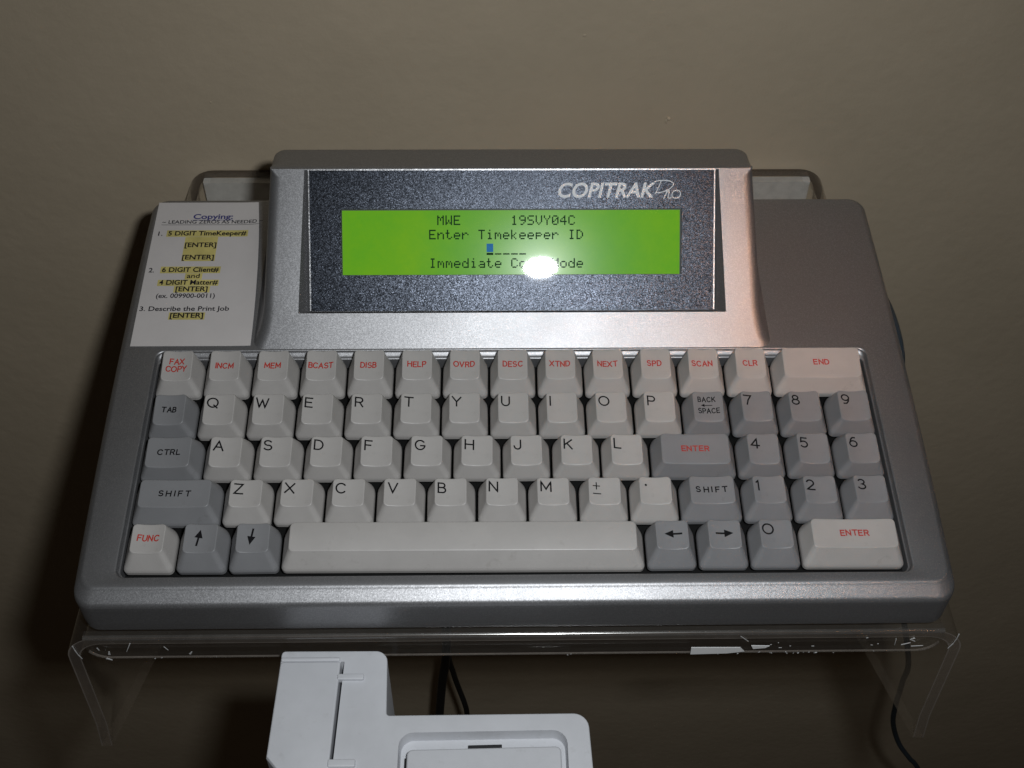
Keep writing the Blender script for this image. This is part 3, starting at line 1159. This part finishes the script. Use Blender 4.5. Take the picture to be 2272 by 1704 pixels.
def round_poly(pts, n=6):
    """polygon with a rounding radius per corner (x, y, r)"""
    out = []
    m_ = len(pts)
    for i, (x, y, r_) in enumerate(pts):
        if r_ <= 0:
            out.append((x, y)); continue
        p = Vector((x, y)); a = Vector(pts[i - 1][:2]); c = Vector(pts[(i + 1) % m_][:2])
        u, v = (a - p).normalized(), (c - p).normalized()
        half = math.acos(max(-1, min(1, u.dot(v)))) / 2
        d = r_ / math.tan(half)
        ctr = p + (u + v).normalized() * (r_ / math.sin(half))
        s0, s1 = p + u * d, p + v * d
        a0 = math.atan2(*(s0 - ctr).yx); a1 = math.atan2(*(s1 - ctr).yx)
        da = (a1 - a0 + math.pi) % (2 * math.pi) - math.pi
        for j in range(n + 1):
            t = a0 + da * j / n
            out.append((ctr.x + r_ * math.cos(t), ctr.y + r_ * math.sin(t)))
    return out


def inset(poly, d):
    n = len(poly)
    out = []
    for i in range(n):
        a, p, c = Vector(poly[i - 1]), Vector(poly[i]), Vector(poly[(i + 1) % n])
        e1, e2 = (p - a), (c - p)
        if e1.length < 1e-6 or e2.length < 1e-6:
            out.append(tuple(p)); continue
        e1.normalize(); e2.normalize()
        nn = Vector((-e1.y, e1.x)) + Vector((-e2.y, e2.x))
        nn.normalize()
        k = nn.dot(Vector((-e1.y, e1.x)))
        out.append(tuple(p + nn * (d / max(.5, k))))
    return out


def slab(poly, ztop, zbot, r_=1.0, steps=5, zb_fun=None):
    """solid from an anticlockwise outline with a rounded top edge"""
    rings = [[(x, y, zb_fun(x, y) if zb_fun else zbot) for x, y in poly]]
    rings.append([(x, y, ztop - r_) for x, y in poly])
    for k in range(1, steps + 1):
        a = math.radians(90 * k / steps)
        rings.append([(x, y, ztop - r_ + r_ * math.sin(a)) for x, y in inset(poly, r_ * (1 - math.cos(a)))])
    return loft(rings)


body = round_poly([(-86.3, -17.4, 1.5), (-87.2, -58.9, 1.0), (-80.5, -66.5, 1.0), (-72, -100, 3), (27.0, -100, 3), (25.2, -43.2, 5.5), (-46.4, -43.4, 1.2), (-47.4, -17.6, 4.5)])
V, F = slab(body, DVZ, -420, .6, 5)
hs = link('housing', mesh_of('housing', V, F), M_device)


def cutter(poly, z0, z1, grow=0.0):
    lo = [(x, y, z0) for x, y in poly]
    hi = [(x, y, z1) for x, y in inset(poly, -grow)]
    return link('cut', mesh_of('cut', *loft([lo, hi])), None)


cuts = [cutter(round_poly([(-64.3, -22.0, .3), (-65.4, -61.5, .3), (-63.9, -61.5, .3), (-62.9, -22.0, .3)]), DVZ - 12, DVZ + 2),
        cutter(round_poly([(-41.0, -50.8, 4.5), (-41.0, -130, 0), (16.8, -130, 0), (16.8, -50.3, 4.5)]), DVZ - 5.2, DVZ + 3, 1.0)]
hs = boolean(hs, cuts)
hs.name = 'housing'
hs.data.materials.clear()
hs.data.materials.append(M_device)
for p in hs.data.polygons:
    p.use_smooth = True
hs.data.set_sharp_from_angle(angle=math.radians(30))
on_dev(hs)
V, F = slab(round_poly([(-86.2, -22.3, 1.2), (-87.0, -58.8, .8), (-80.4, -66.3, .8), (-80.0, -75, .5), (-65.4, -75, .5), (-64.2, -22.3, 1.0)]), DVZ + .9, DVZ - 1, .7)
on_dev(link('slot_cover', mesh_of('slot_cover', V, F), M_device, smooth=35))
V, F = slab(round_poly([(-86.1, -20.4, .7), (-86.2, -22.1, .7), (-64.6, -22.1, .7), (-64.4, -20.4, .7)]), DVZ + .9, DVZ - 1, .65)
on_dev(link('cover_ridge', mesh_of('cover_ridge', V, F), M_device, smooth=50))
for (x0, y0, x1, y1) in ((-64.9, -29.9, -55.3, -27.6), (-65.6, -63.0, -56.1, -60.2)):
    V, F = slab(round_poly([(x0, y1, .6), (x0, y0, .6), (x1, y0, .6), (x1, y1, .6)]), DVZ + 1.5, DVZ - 1, .5)
    cl = on_dev(link('hinge_clip', mesh_of('hinge_clip', V, F), M_device, smooth=35))
V, F = slab(round_poly([(-38.6, -56.2, 2.0), (-38.8, -105, 2), (15.3, -105, 2), (15.1, -55.4, 2.0)]), DVZ - .3, DVZ - 4.4, .8)
on_dev(link('recessed_lid', mesh_of('recessed_lid', V, F), M_device, smooth=35))
V, F = slab(round_poly([(-17.4, -53.2, .2), (-17.4, -55.0, .2), (-5.5, -54.8, .2), (-5.5, -53.0, .2)]), DVZ - 3.9, DVZ - 5.4, .1)
on_dev(link('latch_slot', mesh_of('latch_slot', V, F), M_devdark))
V, F = slab(round_poly([(-39.6, -57.6, .2), (-39.8, -105, .2), (-39.0, -105, .2), (-38.75, -57.6, .2)]), DVZ - 4.3, DVZ - 5.4, .1)
on_dev(link('lid_gap', mesh_of('lid_gap', V, F), M_devdark))

# ------------------------------------------------------------------ cables
def cable(name, pts, r_, mtl, label):
    V, F = tube(pts, r_, 12, 8)
    o = link(name, mesh_of(name, V, F), mtl, smooth=60)
    tag(o, label, 'cable')
    return o


cable('power_cable', [(-30, 175, -48), (-34, 190, -120), (-38, 198, -250), (-42, 200, -400), (-47, 200, -455), (-52, 200, -530), (-56, 200, -640), (-58, 200, -900)], 3.4, M_cable,
      'thick black cable hanging straight down beneath the middle of the shelf')
cable('data_cable', [(-22, 178, -48), (-30, 196, -120), (-36, 205, -260), (-41.5, 206, -405), (-38, 204, -448), (-30.5, 200, -487), (-28.8, 200, -510), (-27, 200, -580), (-26, 200, -900)], 2.1, M_cable,
      'thin black cable bending away beside the thick one beneath the shelf')
cable('side_cable', [tuple(RX @ Vector(p)) for p in ((156, 150, -13), (160.7, 140, -12.5), (163.4, 129, -12.2), (164.4, 115, -12.3), (163.6, 103, -13), (160.5, 93, -14.5), (154, 86, -15))], 3.3, M_cable2,
      'dark blue grey cable looping out from the right flank of the terminal')
cable('hanging_cord', [(120, 170, -52), (170, 160, -120), (222, 140, -215), (243, 120, -276), (248, 120, -310), (251.5, 120, -342), (256, 120, -366), (267, 120, -395), (280, 120, -418), (292, 120, -438), (330, 120, -520), (400, 130, -700)], 1.7, M_cable2,
      'black cord hanging in a curve behind the right side panel of the shelf')
